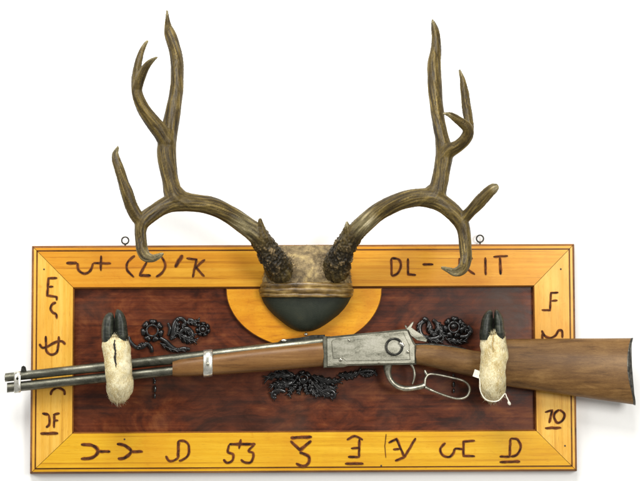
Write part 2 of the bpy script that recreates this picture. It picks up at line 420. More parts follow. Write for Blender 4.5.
brand(r_left, [sl([(42.2, 413.5), (49, 415)], 1.4), [(49, 415), (49.3, 424.4), (46, 427.5)], sl([(53, 415), (59.6, 413.3)], 1.3), sl([(54.3, 415), (54, 428)]), sl([(54.4, 420.6), (58.3, 420.6)]), sl([(40.3, 433.6), (58.2, 433.4)], 1.4)], 'burned letters J F, underlined')
brand(r_right, [sl([(558.5, 292.5), (551, 293), (550, 310.4), (541.6, 310)], 1.0), sl([(551.4, 301), (557.6, 300.4)], 1.0)], 'burned letter F on a short foot')
brand(r_right, [[(541.6, 330.5), (545, 336), (550, 338), (555.5, 335.6), (558.5, 330.8), (562, 331), (562.4, 338)], sl([(542.6, 333), (542.2, 340)])], 'burned curly mark half hidden by the gun stock')
brand(r_right, [sl([(545, 412.4), (552.2, 410.5), (549.2, 423.3)]), [(559.3, 409.8), (555.0, 413), (554.4, 418.5), (558, 423), (563, 420), (564.3, 414), (559.8, 409.8)], sl([(545, 428.2), (561.4, 428)], 1.2)], 'burned number 70, underlined')
brand(r_bot, [[(80.9, 444.7), (92.5, 445.6), (98, 451.3), (92.5, 457.8), (80.9, 459)], sl([(98, 451.6), (110.3, 451.8)], 1.4)], 'burned Y lying on its side, first of the pair', 1.5)
brand(r_bot, [[(116.9, 444), (124.4, 445.6), (131, 451.3), (125.3, 457.8), (117.8, 458.8)], sl([(131, 451.6), (142.8, 451.8)], 1.4)], 'burned Y lying on its side, second of the pair', 1.5)
brand(r_bot, [[(165.7, 456), (168.5, 460.6), (173, 461), (178.4, 457.8)], sl([(178.2, 458), (178.3, 441)], 1.4), [(178.3, 441), (184.4, 441.3), (188.6, 445.6), (188.2, 455), (182.6, 460), (178.8, 461)]], 'burned joined letters J D')
brand(r_bot, [[(229.2, 444.6), (227.9, 452), (233, 454.6), (232.4, 460.6), (227, 463), (223.4, 459.5)], sl([(229.2, 444.3), (255.5, 444.3)], 1.3), sl([(240.8, 439.2), (239, 449)]), [(254.4, 444.7), (248.6, 451), (253.3, 453.4), (251.5, 461.6), (246, 463), (240.8, 459.6)]], 'burned joined number 53 under a cross bar')
brand(r_bot, [sl([(290.5, 438), (312, 437)], 1.5), sl([(290.5, 441), (300, 450.2), (311.3, 440.8)], 1.4), [(299.5, 452.6), (304, 454), (309, 457), (308.5, 463), (303, 466.4), (296, 463.3)]], 'burned barred Y over a hook', 1.4)
brand(r_bot, [[(346.8, 440), (354.7, 436.3), (362.8, 440)], sl([(359.4, 439), (359, 457.8)]), sl([(351, 448.5), (359, 448)]), sl([(348, 457), (359, 457.3)]), sl([(345, 463.8), (363.5, 463.8)], 1.3)], 'burned backward letter E, underlined')
brand(r_bot, [sl([(388.5, 443.2), (396.5, 439), (404.4, 457.3), (415.7, 438.1)]), sl([(393, 449.6), (399.7, 449.2)]), sl([(395, 461), (404.4, 457.5)]), sl([(386.2, 434), (384.8, 446), (385.8, 458)], .35)], 'burned sloping E joined to a V')
brand(r_bot, [[(445.5, 443), (440.3, 449), (442.9, 455.5), (449.4, 457), (453.2, 453.4), (455.6, 448.9), (463.5, 449.6)], sl([(475, 440.8), (463.5, 441.8), (463.5, 456), (475, 456.4)])], 'burned hook joined to a square C')
brand(r_bot, [sl([(510.4, 438.7), (509.7, 456.8)]), [(510.4, 438.7), (517.6, 439.8), (520.7, 447.3), (516.8, 455), (510.8, 456.8)], sl([(510.8, 456.8), (499.6, 456.8)]), sl([(499.6, 462.3), (520.2, 461.6)], 1.3)], 'burned letter D with double underline')
for par, (x, y) in ((r_left, (44, 269.4)), (r_right, (560.8, 269.2)), (r_bot, (124.5, 439.5)), (r_bot, (381.2, 466)), (r_right, (565, 446))):
    mb = MB(); ell(mb, x, y, 16.3, .9, .9, .5); mb.build('nail', M_nail, par)

# ------------------------------------------------------------------ rifle
HR = 32.0
rifle = thing('lever_action_rifle', 'old lever action rifle with bare steel receiver and walnut stock held by two deer feet', 'rifle', P(365, 350, HR))
def lerp(a, b, t): return a+(b-a)*t
# barrel: octagon-free round taper
mb = MB(); st = []
for k in range(33):
    x = lerp(5, 330, k/32); top = lerp(373.4, 336.2, k/32); d = lerp(8.6, 11.6, k/32)
    st.append((x, top, top+d, HR+1, d/2, 2))
loft(mb, st, 'x', 20); barrel = mb.build('barrel', M_barrel, rifle)
mb = MB(); loft(mb, [(4.7, 375, 380.4, HR+1, 2.7, 2), (5.2, 375, 380.4, HR+1, 2.7, 2)], 'x', 14); mb.build('muzzle_bore', M_gap, barrel)
mb = MB(); st = []
for k in range(20):
    x = lerp(7, 176, k/19); c = lerp(387.9, 370.6, k/19); st.append((x, c-4.9, c+4.9, HR+1, 4.9, 2))
loft(mb, st, 'x', 20); mb.build('magazine_tube', M_barrel, rifle)
def band(name, x0, x1, t0, t1, b0, b1, hd, mat, e=2.6):
    mb = MB(); loft(mb, [(x0, t0+.7, b0-.7, HR+1, hd-.7, e), (x0+.6, t0, b0, HR+1, hd, e), (x1-.6, t1, b1, HR+1, hd, e), (x1, t1+.7, b1-.7, HR+1, hd-.7, e)], 'x', 28)
    return mb.build(name, mat, rifle)
fb = band('front_band', 14, 20.8, 371.8, 371.0, 393.4, 392.6, 6, M_bright, 3.2)
mb = MB(); ell(mb, 17.3, 378.6, HR+7, 1.3, 1.5, .8); mb.build('band_screw', M_dark, fb)
mb = MB(); ext(mb, [(20.5, 372), (21.5, 366.8), (23.5, 365.8), (25.6, 367), (26.6, 371.6)], HR-1, HR+3, .5); mb.build('front_sight', M_dark, rifle)
# fore end
mb = MB(); st = []
for k in range(25):
    t = k/24; x = lerp(172.5, 324, t); top = lerp(360.0, 341.5, t)-1.2*math.sin(PI*t); bot = lerp(377.3, 366.3, t)+1.0*math.sin(PI*t)
    q = min(1, .86+.14*math.sqrt(min(1, k/1.0))); c = (top+bot)/2; hh = (bot-top)/2*q
    st.append((x, c-hh, c+hh, HR+1, lerp(9.2, 11.5, t)*q, 2.5))
loft(mb, st, 'x', 28); mb.build('fore_end', M_fore, rifle)
bb = band('barrel_band', 203.2, 212.6, 350.0, 349.2, 377.6, 376.6, 10.6, M_bright, 2.8)
mb = MB(); ell(mb, 207.8, 364, HR+11.4, 1.7, 1.9, .9); mb.build('band_screw', M_lever, bb)
# rear sight
mb = MB(); ext(mb, [(278, 341.8), (281.5, 340), (286, 339.2), (300, 337.8), (312, 335.2), (325, 334.8), (325, 339), (300, 341.6)], HR-2, HR+3.6, .5); rsight = mb.build('rear_sight', M_dark, rifle)
mb = MB(); ell(mb, 284, 340.5, HR+4.2, 3.0, 1.5, 1.4); mb.build('sight_slide', M_bright, rsight)
# receiver
RP = [(323.6, 337.2), (340, 335.6), (375, 332.2), (405, 329.2), (408.6, 329.8), (410.4, 334), (413.8, 341.6), (416.2, 345.4), (416.4, 364.6), (400, 365.0), (384, 365.2), (348, 366.0), (343, 367.4), (324.4, 368.0)]
mb = MB(); ext(mb, RP, HR-9, HR+11.6, 1.8, 0, 1); receiver = mb.build('receiver', [M_recv, M_barrel], rifle)  # darker steel on sides and bevel puts the angled faces' shade into colour
mb = MB(); ext(mb, [(331.2, 341.6), (333.4, 339.6), (346, 338.0), (376, 335.0), (403.4, 332.6), (409.4, 345), (410.4, 360.2), (380, 360.8), (346, 361.4), (342.5, 358.8), (332.8, 358.6)], HR+11.3, HR+12.5, .7); mb.build('side_panel', M_recv, receiver)
mb = MB(); ext(mb, [(322.6, 336.6), (327.2, 336.2), (327.6, 367.6), (323.4, 368.2)], HR-9.6, HR+12.6, .8); mb.build('receiver_collar', M_barrel, receiver)
for (x, y, r) in ((349, 340.6, 1.8), (340.6, 360, 1.9), (407.8, 352.2, 2.0), (379, 363.4, 1.0)):
    mb = MB(); ell(mb, x, y, HR+12.2, r, r, .9); ell(mb, x, y, HR+13, r*.85, .3, .25, .7, 1); mb.build('screw', [M_lever, M_gap], receiver)
mb = MB(); cx, cy = 394.4, 346.8
tube(mb, [(cx+8*math.cos(a*PI/6), cy+8*math.sin(a*PI/6), HR+14.4, 1.15) for a in range(12)], 4, 10, closed=True); mb.build('saddle_ring', M_dark, receiver)
mb = MB(); ell(mb, 402.4, 344.6, HR+13.4, 2.5, 2.9, 2.8); tube(mb, [(399.5, 343, HR+15, 1.2), (404.6, 346.2, HR+15, 1.2)], 3, 8); mb.build('ring_stud', M_bright, receiver)
# hammer
mb = MB(); ext(mb, [(406.4, 328.6), (408.4, 326.6), (411.6, 322.8), (413.6, 321.6), (413.8, 323.2), (411.6, 327.6), (416, 331), (422.4, 334.8), (427.4, 339.8), (426.4, 342.4), (417, 340.6), (411.4, 336.4), (407.6, 331.8), (405.6, 328.2), (404.4, 326.2), (405.2, 325.0), (407.2, 326.4)], HR-2.5, HR+3.2, .5); mb.build('hammer', M_recv, rifle)
# stock
def bend(y):
    pts = [(337, 3.8), (344, 1.6), (352, .2), (360, -.5), (370, -.4), (381, 1.2), (392, 4.0), (400, 5.6), (407, 5.9)]
    for (a, b), (c, d) in zip(pts, pts[1:]):
        if y <= c: return b+(d-b)*max(0, (y-a)/(c-a))
    return pts[-1][1]
KS = [(414, 345.2, 364.6, 10.5), (425, 344.4, 366.0, 10.2), (445, 345.8, 370.6, 10.2), (462, 348.6, 374.4, 10.4), (478, 351.2, 378.2, 10.8), (487, 350.0, 380.6, 11), (494, 345.4, 382.8, 11), (501, 340.8, 384.6, 11.3), (510, 339.2, 386.8, 11.8), (535, 338.9, 390.4, 12.4), (575, 338.6, 396.4, 12.8), (605, 338.4, 401.0, 13), (628, 338.2, 404.8, 13.2)]
cs = catmull([(a, b, c, d) for a, b, c, d in KS], 4)
mb = MB(); loft(mb, [(a, b, c, HR, d, 2.3, max(0, (a-600)/28)) for a, b, c, d in cs], 'x', 36, bend=bend); stock = mb.build('stock', M_stock, rifle)
mb = MB(); loft(mb, [(627.6, 338.0, 405.0, HR, 13.4, 2.3, 1), (629.3, 337.7, 405.6, HR, 13.5, 2.3, 1), (629.9, 338.6, 405.0, HR, 12.4, 2.3, 1)], 'x', 36, bend=bend); mb.build('butt_plate', M_plate, stock)
mb = MB(); loft(mb, [(413, 343.4, 348, HR, 4, 3), (432, 343.2, 346.6, HR, 4, 3), (452, 345.6, 348.2, HR, 3.2, 3), (466, 348.6, 350.4, HR, 2, 3)], 'x', 12); mb.build('tang', M_dark, rifle)
# lever and trigger
mb = MB(); tube(mb, [(388, 363, HR, 5.0), (387.6, 368, HR, 4.2), (388.4, 375, HR, 3.2), (392, 382, HR, 2.8), (398, 386.8, HR, 2.9), (405.6, 388.8, HR, 2.9), (414, 388.2, HR, 2.6), (421, 386.8, HR, 2.8), (425, 384.6, HR, 2.4)], 6, 12, 1.6)
tube(mb, [(424.6, 386.4, HR, 1.6), (425.2, 379.5, HR, 1.5), (427.4, 375.6, HR, 1.4), (431, 374.2, HR, 1.3), (440, 375.3, HR, 1.25), (452, 377.9, HR, 1.25), (463, 380.9, HR, 1.3), (468.6, 385.6, HR, 1.35), (469.4, 391.6, HR, 1.35), (465.4, 397.4, HR, 1.35), (457, 398.8, HR, 1.3), (446, 396.0, HR, 1.3), (434, 391.4, HR, 1.4), (425, 387.2, HR, 1.9)], 5, 10, 2.6)
tube(mb, [(424.6, 370, HR, .9), (425.8, 373, HR, 1.8), (427.4, 376, HR, 1.6)], 4, 8, 1.6)
lv = mb.build('lever', M_lever, rifle)
mb = MB(); tube(mb, [(411, 364, HR, 2), (413.6, 369, HR, 1.5), (414.6, 375, HR, 1.4), (413.8, 380, HR, 1.0), (412.4, 384.4, HR, .8)], 5, 8, 1.6); mb.build('trigger', M_lever, rifle)

# ------------------------------------------------------------------ deer feet
def foot(name, label, dx, hoofs, chain, slit, slitmat, pw):
    t = thing(name, label, 'deer foot', P(chain[0][0], chain[0][1], 10), 'deer foot gun hooks')
    mb = MB(); tube(mb, chain, 8, 40, 1.0)
    # lumps and fur
    base = list(mb.v); cen = sum(base, Vector())/len(base)
    me = bpy.data.meshes.new('t'); me.from_pydata([tuple(v) for v in base], [], mb.f); me.update()
    nr = [v.normal.copy() for v in me.vertices]
    for i, v in enumerate(base):
        d = noise.noise(v*38+Vector((dx, 0, 0)))*1.9+noise.noise(v*110)*1.1+noise.noise(v*300)*.25
        mb.v[i] = v+nr[i]*d*S*(1 if nr[i].dot(Vector((0, 0, 1))) == 0 else 1)
    fs = list(mb.f)
    for k in range(1500):      # long stray tufts: the ragged hairline over the hoof and the shaggy bend below
        i = random.randrange(len(base)); q0 = mb.v[i]; n = nr[i]
        lowp = q0.z < P(0, 392, 60).z; highp = q0.z > P(0, 342, 60).z
        if not (lowp or highp) and random.random() > .25: continue
        up_ = Vector((random.uniform(-.5, .5), random.uniform(-.3, .1), 1 if not lowp else random.uniform(-1, .6)))
        d_ = (up_+n*random.uniform(.25, .8)).normalized(); L = random.uniform(3, 6.5)*S; sd = d_.cross(n)
        if sd.length < 1e-6: continue
        sd = sd.normalized()*random.uniform(.16, .3)*S
        mb.add([q0-sd, q0+sd, q0+d_*L*.6+sd*.5, q0+d_*L+Vector((0, 0, -.6*S)), q0+d_*L*.6-sd*.5], [[0, 1, 2, 3, 4]], random.choice((0, 1, 1, 2)), True)
    up = Vector((0, 0, 1))
    for k in range(17000):
        f = random.choice(fs); vv = [mb.v[i] for i in f]
        n = (vv[1]-vv[0]).cross(vv[-1]-vv[0])
        if n.length < 1e-12: continue
        a, b = random.random(), random.random()
        p = vv[0].lerp(vv[1], a).lerp(vv[-1].lerp(vv[2 if len(vv) > 3 else -1], a), b)
        n = nr[f[0]]
        tdir = (up-n*up.dot(n)); 
        if tdir.length < .2: tdir = Vector((random.uniform(-1, 1), -.3, .3))
        tdir.normalize(); s_ = n.cross(tdir)*(random.uniform(-.35, .35)+noise.noise(p*60)*.9)
        dirn = (tdir+s_+n*random.uniform(.10, .5)).normalized(); L = random.uniform(2.4, 6.0)*S; w = random.uniform(.15, .30)*S; mi = random.choice((0, 0, 1, 2))
        side = dirn.cross(n).normalized()*w
        mb.add([p-side-n*.15*S, p+side-n*.15*S, p+dirn*L*.6+side*.6+n*.05*S, p+dirn*L-n*.1*S, p+dirn*L*.6-side*.6+n*.05*S], [[0, 1, 2, 3, 4]], mi, True)
    me2 = mb
    o = mb.build('fur_leg', [M_fur, M_furl, M_furd], t)
    hx0 = (hoofs[0][0][1]+hoofs[1][0][2])/2; hy = hoofs[0][0][0]
    for st in hoofs:
        mb = MB(); loft(mb, [(y, a, b, hc, hd, 2.2) for (y, a, b, hc, hd) in catmull(st, 5)], 'y', 22); mb.build('hoof', M_hoof, t)
    hx = (hoofs[0][0][2]+hoofs[1][0][1])/2; mb = MB(); ell(mb, hx, 331, 57, 3, 13.5, 5); mb.build('cleft_shade', M_gap, t)  # added black filler behind the toes, standing in for shade in the cleft
    mb = MB(); q = catmull([(x, y, h, w) for x, y, h, w in slit], 6)
    q = [(x+.5*noise.noise(Vector((y*.6, 0, dx))), y, h, w*(1+.7*noise.noise(Vector((y*.9, 3, dx))))) for x, y, h, w in q]
    tube(mb, q, 1, 8, .8); mb.build('slit', slitmat, o)
    return t
foot('deer_foot', 'cream furred deer foot with split dark hoof curling over the gun barrel', 0,
     [[(343.5, 102.0, 114.0, 61, 10), (338, 101.4, 114.2, 61.5, 11), (330, 101.4, 113.9, 62, 10.5), (323, 102.2, 114.2, 62.5, 9.4), (318, 103.6, 114.1, 63, 7.5), (314.6, 105.8, 113.4, 63, 5), (312.6, 108.4, 112, 63, 1.5)],
      [(342.5, 114.8, 127.6, 61, 10), (337, 114.8, 128.2, 61.5, 11), (329, 114.8, 127.4, 62, 10.5), (321, 114.9, 126.4, 62.5, 9.4), (315, 115.0, 124.4, 63, 7.5), (311.2, 115.6, 121.6, 63, 5), (309.4, 116.6, 119, 63, 1.5)]],
     [(119, 393, 8, 9.5), (119, 393, 26, 10), (119.5, 391, 44, 11.5), (119.4, 385, 57, 13.4), (118.8, 374, 62, 13.2), (118, 362, 63, 13.6), (117.2, 351, 62, 14.4), (116, 343, 61, 13.4), (115.2, 338.5, 60, 10.5), (115, 337, 60, 4)],
     [(114.6, 340, 74.5, .5), (114.4, 346, 76.2, 1.0), (115.4, 352, 76.6, .8), (114.9, 358, 76.8, 1.1), (115.8, 364, 76.6, .7), (116, 368, 76, .3)], M_gap, 1)
foot('deer_foot', 'cream furred deer foot with split green-grey hoof curling over the walnut gun stock', 5,
     [[(340, 479.8, 491.6, 61, 10), (334, 479.4, 492.4, 61.5, 11), (327, 480.4, 492.6, 62, 10.5), (320, 481.6, 492.9, 62.5, 9.4), (315, 483.8, 492.9, 63, 7.5), (311.6, 486.4, 492.3, 63, 5), (309.8, 488.6, 491, 63, 1.5)],
      [(340, 494.0, 504.6, 61, 10), (334, 493.8, 505.2, 61.5, 11), (327, 494.0, 504.2, 62, 10.5), (320, 493.9, 503.6, 62.5, 9.4), (315, 494.1, 501.6, 63, 7.5), (311.4, 494.6, 499.2, 63, 5), (309.6, 495.4, 497.6, 63, 1.5)]],
     [(493.5, 392.5, 8, 9.5), (493.4, 392.5, 26, 10), (493, 390.5, 44, 11.5), (493, 384, 57, 13.2), (493.6, 373, 62, 12.8), (494, 361, 63, 12.8), (493.8, 349, 62, 13.2), (493, 340, 61, 12.6), (492.6, 335, 60, 10), (492.5, 333, 60, 4)],
     [(493.4, 336, 74.0, .5), (493.2, 341, 75.4, .7), (492.2, 345, 75.8, .5), (493.6, 349, 76, .6), (493.4, 352, 75.6, .3)], M_stitch, 1)
tagt = thing('string_tag', 'small white paper tag on string looped round the deer foot by the gun stock', 'tag', P(476, 374, 64))
mb = MB(); c = [(474.8, 369.4), (480.4, 371.4), (478.6, 378.6), (472.6, 376.4)]; ext(mb, c, 62, 62.8, .15); mb.build('paper_tag', M_string, tagt)
mb = MB(); tube(mb, [(479, 376.5, 62.4, .4), (480.0, 383, 65, .45), (480.4, 391, 68, .5), (485, 399.0, 68, .6), (492.4, 401.6, 66, .6), (499, 400.4, 66, .5), (504.8, 394, 65, .5), (506.6, 397, 65, .6), (508.8, 401.6, 64, .7)], 6, 8); ell(mb, 509.2, 403.4, 64, 1.5, 2.3, 1.2, -.5); mb.build('string', M_string, tagt)

# ------------------------------------------------------------------ iron ornaments
HO = 12
def rosette(mb, x, y, R, n=8, h=HO+1):
    tube(mb, [(x+R*.46*math.cos(a*PI/6), y+R*.46*math.sin(a*PI/6), h+.6, R*.10) for a in range(12)], 3, 8, closed=True)
    for k in range(n):
        a = 2*PI*k/n+.3; c, q = math.cos(a), math.sin(a); wd = R*.62*math.sin(PI/n)*1.25; out = []
        for i in range(20):
            t = 2*PI*i/20; rr_ = R*.72+R*.28*math.cos(t)*(1-.12*(abs(math.sin(t*.5)) < .25)); ww = wd*math.sin(t)*(1+.25*math.cos(t))
            out.append((x+c*rr_-q*ww, y+q*rr_+c*ww))
        pillow(mb, out, h-2, h+1.5, 5)
        tube(mb, [(x+R*.5*c, y+R*.5*q, h+1.5, .5), (x+R*.72*c, y+R*.72*q, h+1.9, .7), (x+R*.94*c, y+R*.94*q, h+.6, .4)], 3, 6)
def acanthus(mb, x0, y0, x1, y1, w, hk=3.2, lobes=4, h=HO-.6):
    L = math.hypot(x1-x0, y1-y0); ux, uy = (x1-x0)/L, (y1-y0)/L; out = []
    def prof_(t): return w*math.sin(PI*min(1, t)**.75)**.7*(1+.26*math.sin(lobes*2*PI*t))+.15
    pts_ = [k/26 for k in range(27)]
    for t in pts_: d = prof_(t); b_ = .12*L*math.sin(PI*t); out.append((x0+ux*L*t-uy*(d+b_), y0+uy*L*t+ux*(d+b_)))
    for t in pts_[::-1][1:-1]: d = -prof_(t); b_ = .12*L*math.sin(PI*t); out.append((x0+ux*L*t-uy*(d+b_), y0+uy*L*t+ux*(d+b_)))
    pillow(mb, out, h-2, h+hk*.55, 7)
    c_ = lambda t, o: (x0+ux*L*t-uy*(o+.12*L*math.sin(PI*t)), y0+uy*L*t+ux*(o+.12*L*math.sin(PI*t)))
    tube(mb, [(*c_(t, 0), h+hk*(.75-.4*abs(t-.4)), .9-.5*t) for t in (0, .25, .5, .75, 1)], 4, 8)
    for k in range(lobes):
        t = (k+.15)/lobes
        for sg in (-1, 1):
            a = c_(t, 0); b2 = c_(min(1, t+.16), sg*w*.55); c2 = c_(min(1, t+.22), sg*w*.98)
            tube(mb, [(*a, h+hk*.6, .5), (*b2, h+hk*.72, .75), (*c2, h+hk*.2, .35)], 4, 6)
def scroll(mb, pts, h=HO): tube(mb, [(x, y, h-.6+dh*.7, r*1.25) for x, y, r, dh in pts], 5, 10, .7)
def leaf(mb, x0, y0, x1, y1, w, h=HO+1):
    n = 5; L = math.hypot(x1-x0, y1-y0); a = math.atan2(y1-y0, x1-x0)
    for k in range(n):
        t = k/(n-1); ww = w*(.5+.8*math.sin(PI*(.15+.8*t)))
        for sgn in (-1, 1):
            ell(mb, lerp(x0, x1, t)-math.sin(a)*ww*.45*sgn, lerp(y0, y1, t)+math.cos(a)*ww*.45*sgn, h+.5, ww*.72, ww*.36, 1.7, a+sgn*.8)
    tube(mb, [(x0, y0, h, .9), ((x0+x1)/2, (y0+y1)/2, h+1.6, 1.2), (x1, y1, h+.4, .6)], 4, 8)
o1 = thing('iron_ornament', 'black cast iron scrollwork ornament beside the barrel and its deer foot, with an open rosette', 'ornament', P(165, 335, 10), 'black iron scroll ornaments')
mb = MB(); rosette(mb, 152.3, 330.8, 12.2, 7); mb.build('rosette', M_iron, o1)
mb = MB(); rosette(mb, 203, 329.4, 8, 7); ell(mb, 203, 329.4, HO+2.4, 2.6, 2.6, 2); mb.build('rosette', M_iron, o1)
mb = MB()
scroll(mb, [(129, 337, .9, 0), (131.5, 343, 1.4, 1), (137, 347.8, 1.6, 1.5), (143, 347, 1.7, 1.5), (147, 343, 1.8, 1)]); ell(mb, 139.5, 347, HO+1.5, 2.4, 1.6, 1.4)
scroll(mb, [(147, 343, 1.4, 1), (151, 347.5, 1.6, 1), (152, 352.5, 1.4, 0)])
scroll(mb, [(160, 338, 1.5, 1), (166, 342, 2.0, 1.8), (171, 347, 2.1, 1.8), (177, 350, 1.8, 1.4), (184, 348.6, 1.6, 1.2), (190, 349.4, 1.2, .6)])
scroll(mb, [(171, 340, 1.5, 1), (173.4, 333, 2.1, 2), (174.6, 325, 2.2, 2), (177.8, 319.4, 1.9, 2), (183, 319.4, 1.7, 1.6), (185.2, 323.4, 1.5, 1.4), (182, 326.4, 1.4, 1)])
scroll(mb, [(179, 335, 1.4, 1), (183, 330, 1.9, 1.6), (188, 329, 1.9, 1.6), (192, 333, 1.8, 1.6), (190.6, 338, 1.6, 1.4), (186.6, 337.6, 1.3, 1)])
scroll(mb, [(188, 319.6, 1.2, 1), (193, 321, 1.6, 1.6), (196.6, 326, 1.6, 1.4)])
ell(mb, 177.6, 319.6, HO+3, 2.2, 2.2, 1.6)
acanthus(mb, 178, 334, 198, 341, 4.2); acanthus(mb, 160, 343, 187, 350, 2.6); acanthus(mb, 182, 324, 196, 336, 3.6); acanthus(mb, 146, 345, 137, 348, 2.6); acanthus(mb, 171, 340, 178, 322, 3.2); acanthus(mb, 186, 322, 200, 320, 2.8)
scroll(mb, [(168, 336, 1, .6), (170, 329, 1.3, 1), (168, 323, 1, .5)])
mb.build('scroll', M_iron, o1)
mb = MB(); scroll(mb, [(154, 378, .8, 0), (154.6, 384, 1.0, .6)]); ell(mb, 155, 389, HO+.8, 1.7, 4, 1.6); ell(mb, 154.8, 396, HO+.8, 1.2, 3, 1.2); ell(mb, 154.8, 381, HO+1.2, 1.6, 1.4, 1.4); mb.build('drop', M_iron, o1)
o2 = thing('iron_ornament', 'black cast iron scrollwork ornament above the rifle wrist, with a leafy rosette', 'ornament', P(442, 330, 10), 'black iron scroll ornaments')
mb = MB(); rosette(mb, 454, 327.4, 11.5, 7); ell(mb, 454, 326.4, HO+2, 3.5, 3, 2.4); mb.build('rosette', M_iron, o2)
mb = MB()
scroll(mb, [(424.6, 321, 1.8, 1.8), (420.6, 324, 2.0, 1.8), (419.4, 330, 2.1, 1.8), (422.4, 336, 2.0, 1.6), (429, 339, 2.0, 1.4), (436.4, 338.4, 1.9, 1.6), (442, 335.2, 1.8, 1.6)])
ell(mb, 425.4, 319.4, HO+2.6, 3.4, 2.6, 2.2, .3); scroll(mb, [(428, 321, 1.3, 1.4), (430, 327, 1.9, 1.8), (429, 333, 1.6, 1.4)])
scroll(mb, [(432, 336, 1.4, 1), (437, 331, 1.8, 1.4), (437, 324, 1.8, 1.4), (433, 320, 1.4, 1)]); scroll(mb, [(460, 337, 1.5, 1), (467, 336.4, 1.8, 1.4), (471, 331, 1.6, 1.2), (468, 326, 1.2, .8)])
acanthus(mb, 424, 336, 444, 341, 3.6); acanthus(mb, 438, 322, 446, 338, 4.4); acanthus(mb, 446, 339, 468, 340, 3.4); acanthus(mb, 428, 324, 436, 336, 3.4); acanthus(mb, 462, 322, 471, 334, 3.2); acanthus(mb, 420, 322, 421, 336, 2.6)
mb.build('scroll', M_iron, o2)
mb = MB(); scroll(mb, [(453.4, 374, .8, 0), (453.6, 380, 1.0, .6)]); ell(mb, 453.8, 384.5, HO+.8, 1.5, 3.2, 1.5); ell(mb, 453.8, 391, HO+.8, 1.2, 2.6, 1.2); ell(mb, 453.6, 377.4, HO+1.2, 1.5, 1.3, 1.3); mb.build('drop', M_iron, o2)
o3 = thing('iron_ornament', 'black cast iron leaf spray ornament below the fore end and receiver', 'ornament', P(305, 380, 10), 'black iron scroll ornaments')
mb = MB(); rosette(mb, 303.5, 379, 9, 6); ell(mb, 303.5, 380, HO+2.4, 3, 3, 2.2); mb.build('rosette', M_iron, o3)
for sg in (-1, 1):
    mb = MB(); X = lambda d: 303.5+sg*d
    acanthus(mb, X(7), 380, X(32), 397, 5.6*sg); acanthus(mb, X(8), 376, X(40), 380, 4.6*-sg); acanthus(mb, X(6), 384, X(15), 397, 3.6*sg)
    acanthus(mb, X(16), 384, X(35), 388, 4.0*sg, 4.2, 3); acanthus(mb, X(2), 386, X(5), 395, 2.6, 3, 3)
    scroll(mb, [(X(18), 392, 1.3, 2.4), (X(24), 390, 1.7, 3.2), (X(30), 392, 1.6, 3.2), (X(31), 397, 1.4, 2.6), (X(27), 398, 1.1, 2)])
    ell(mb, X(28.5), 395, HO+3.4, 2.0, 2.0, 1.6); ell(mb, X(8.6), 387, HO+3.2, 2.4, 1.7, 1.6)
    if sg > 0: acanthus(mb, 338, 375, 362, 371, 4.2); scroll(mb, [(358, 373, 1.3, 1.4), (366, 370.5, 1.6, 1.5), (374, 372, 1.3, 1.2), (377, 376, 1.0, .8)]); acanthus(mb, 360, 374, 376, 372, 2.8)
    mb.build('leaf_spray', M_iron, o3)

# ------------------------------------------------------------------ antler mount
am = thing('antler_mount', 'branching brown deer antlers on a skull plate over a black leather pad', 'antlers', P(305, 290, 17))
# pad
# pad: a quarter dome hanging from the band
mb = MB(); NX, NY = 40, 27; vs = []; fs = []
def padx(t):   # outline half widths at depth t (0 top, 1 bottom)
    L = [(260.8, 351.8, 293), (261.2, 351.4, 297), (263.6, 348.4, 303), (267.8, 344.2, 309), (273.4, 338.6, 315), (280.0, 331.4, 320.6), (285.2, 325.4, 324.8), (290.6, 319.4, 328.4), (296, 313.6, 330.8), (300, 309.6, 331.6)]
    u = t*(len(L)-1); i = min(int(u), len(L)-2); f = u-i
    return tuple(lerp(a, b, f) for a, b in zip(L[i], L[i+1]))
for j in range(NY+1):
    t = j/NY; xl, xr, y = padx(t)
    hh = 15.5+25*math.sqrt(max(0, 1-t**2.2))
    for i in range(NX+1):
        s = -1+2*i/NX; ss = math.sin(s*PI/2)
        vs.append(P((xl+xr)/2+(xr-xl)/2*ss, y, 15.5+(hh-15.5)*math.sqrt(max(0, 1-abs(ss)**2.3))))
for j in range(NY):
    for i in range(NX): a = j*(NX+1)+i; fs.append([a, a+1, a+NX+2, a+NX+1])
mb.add(vs, fs); mb.build('leather_pad', M_pad, am)
# band: three cords wrapped round the front
def arc(y, ex, hf, r, cx=306.3, n=20, sag=0):
    out = []
    for i in range(n+1):
        t = PI*i/n; out.append((cx-ex*math.cos(t), y+sag*math.sin(t), 14+(hf-14)*math.sin(t)**.62, r))
    return out
mb = MB(); tube(mb, arc(286.2, 43.4, 43, 3.1, sag=-1.2), 3, 12); tube(mb, arc(290.8, 44.4, 44, 3.4, sag=-.4), 3, 12); tube(mb, arc(294.6, 44.6, 44.2, 2.3, sag=.8), 3, 12); tube(mb, arc(283.6, 42.5, 41.6, 1.6, sag=-1.0), 3, 10)
for i in range(len(mb.v)): mb.v[i] = mb.v[i]+Vector((0, 1, .5))*noise.noise(mb.v[i]*70)*S*1.4
mb.build('hide_band', M_band, am)
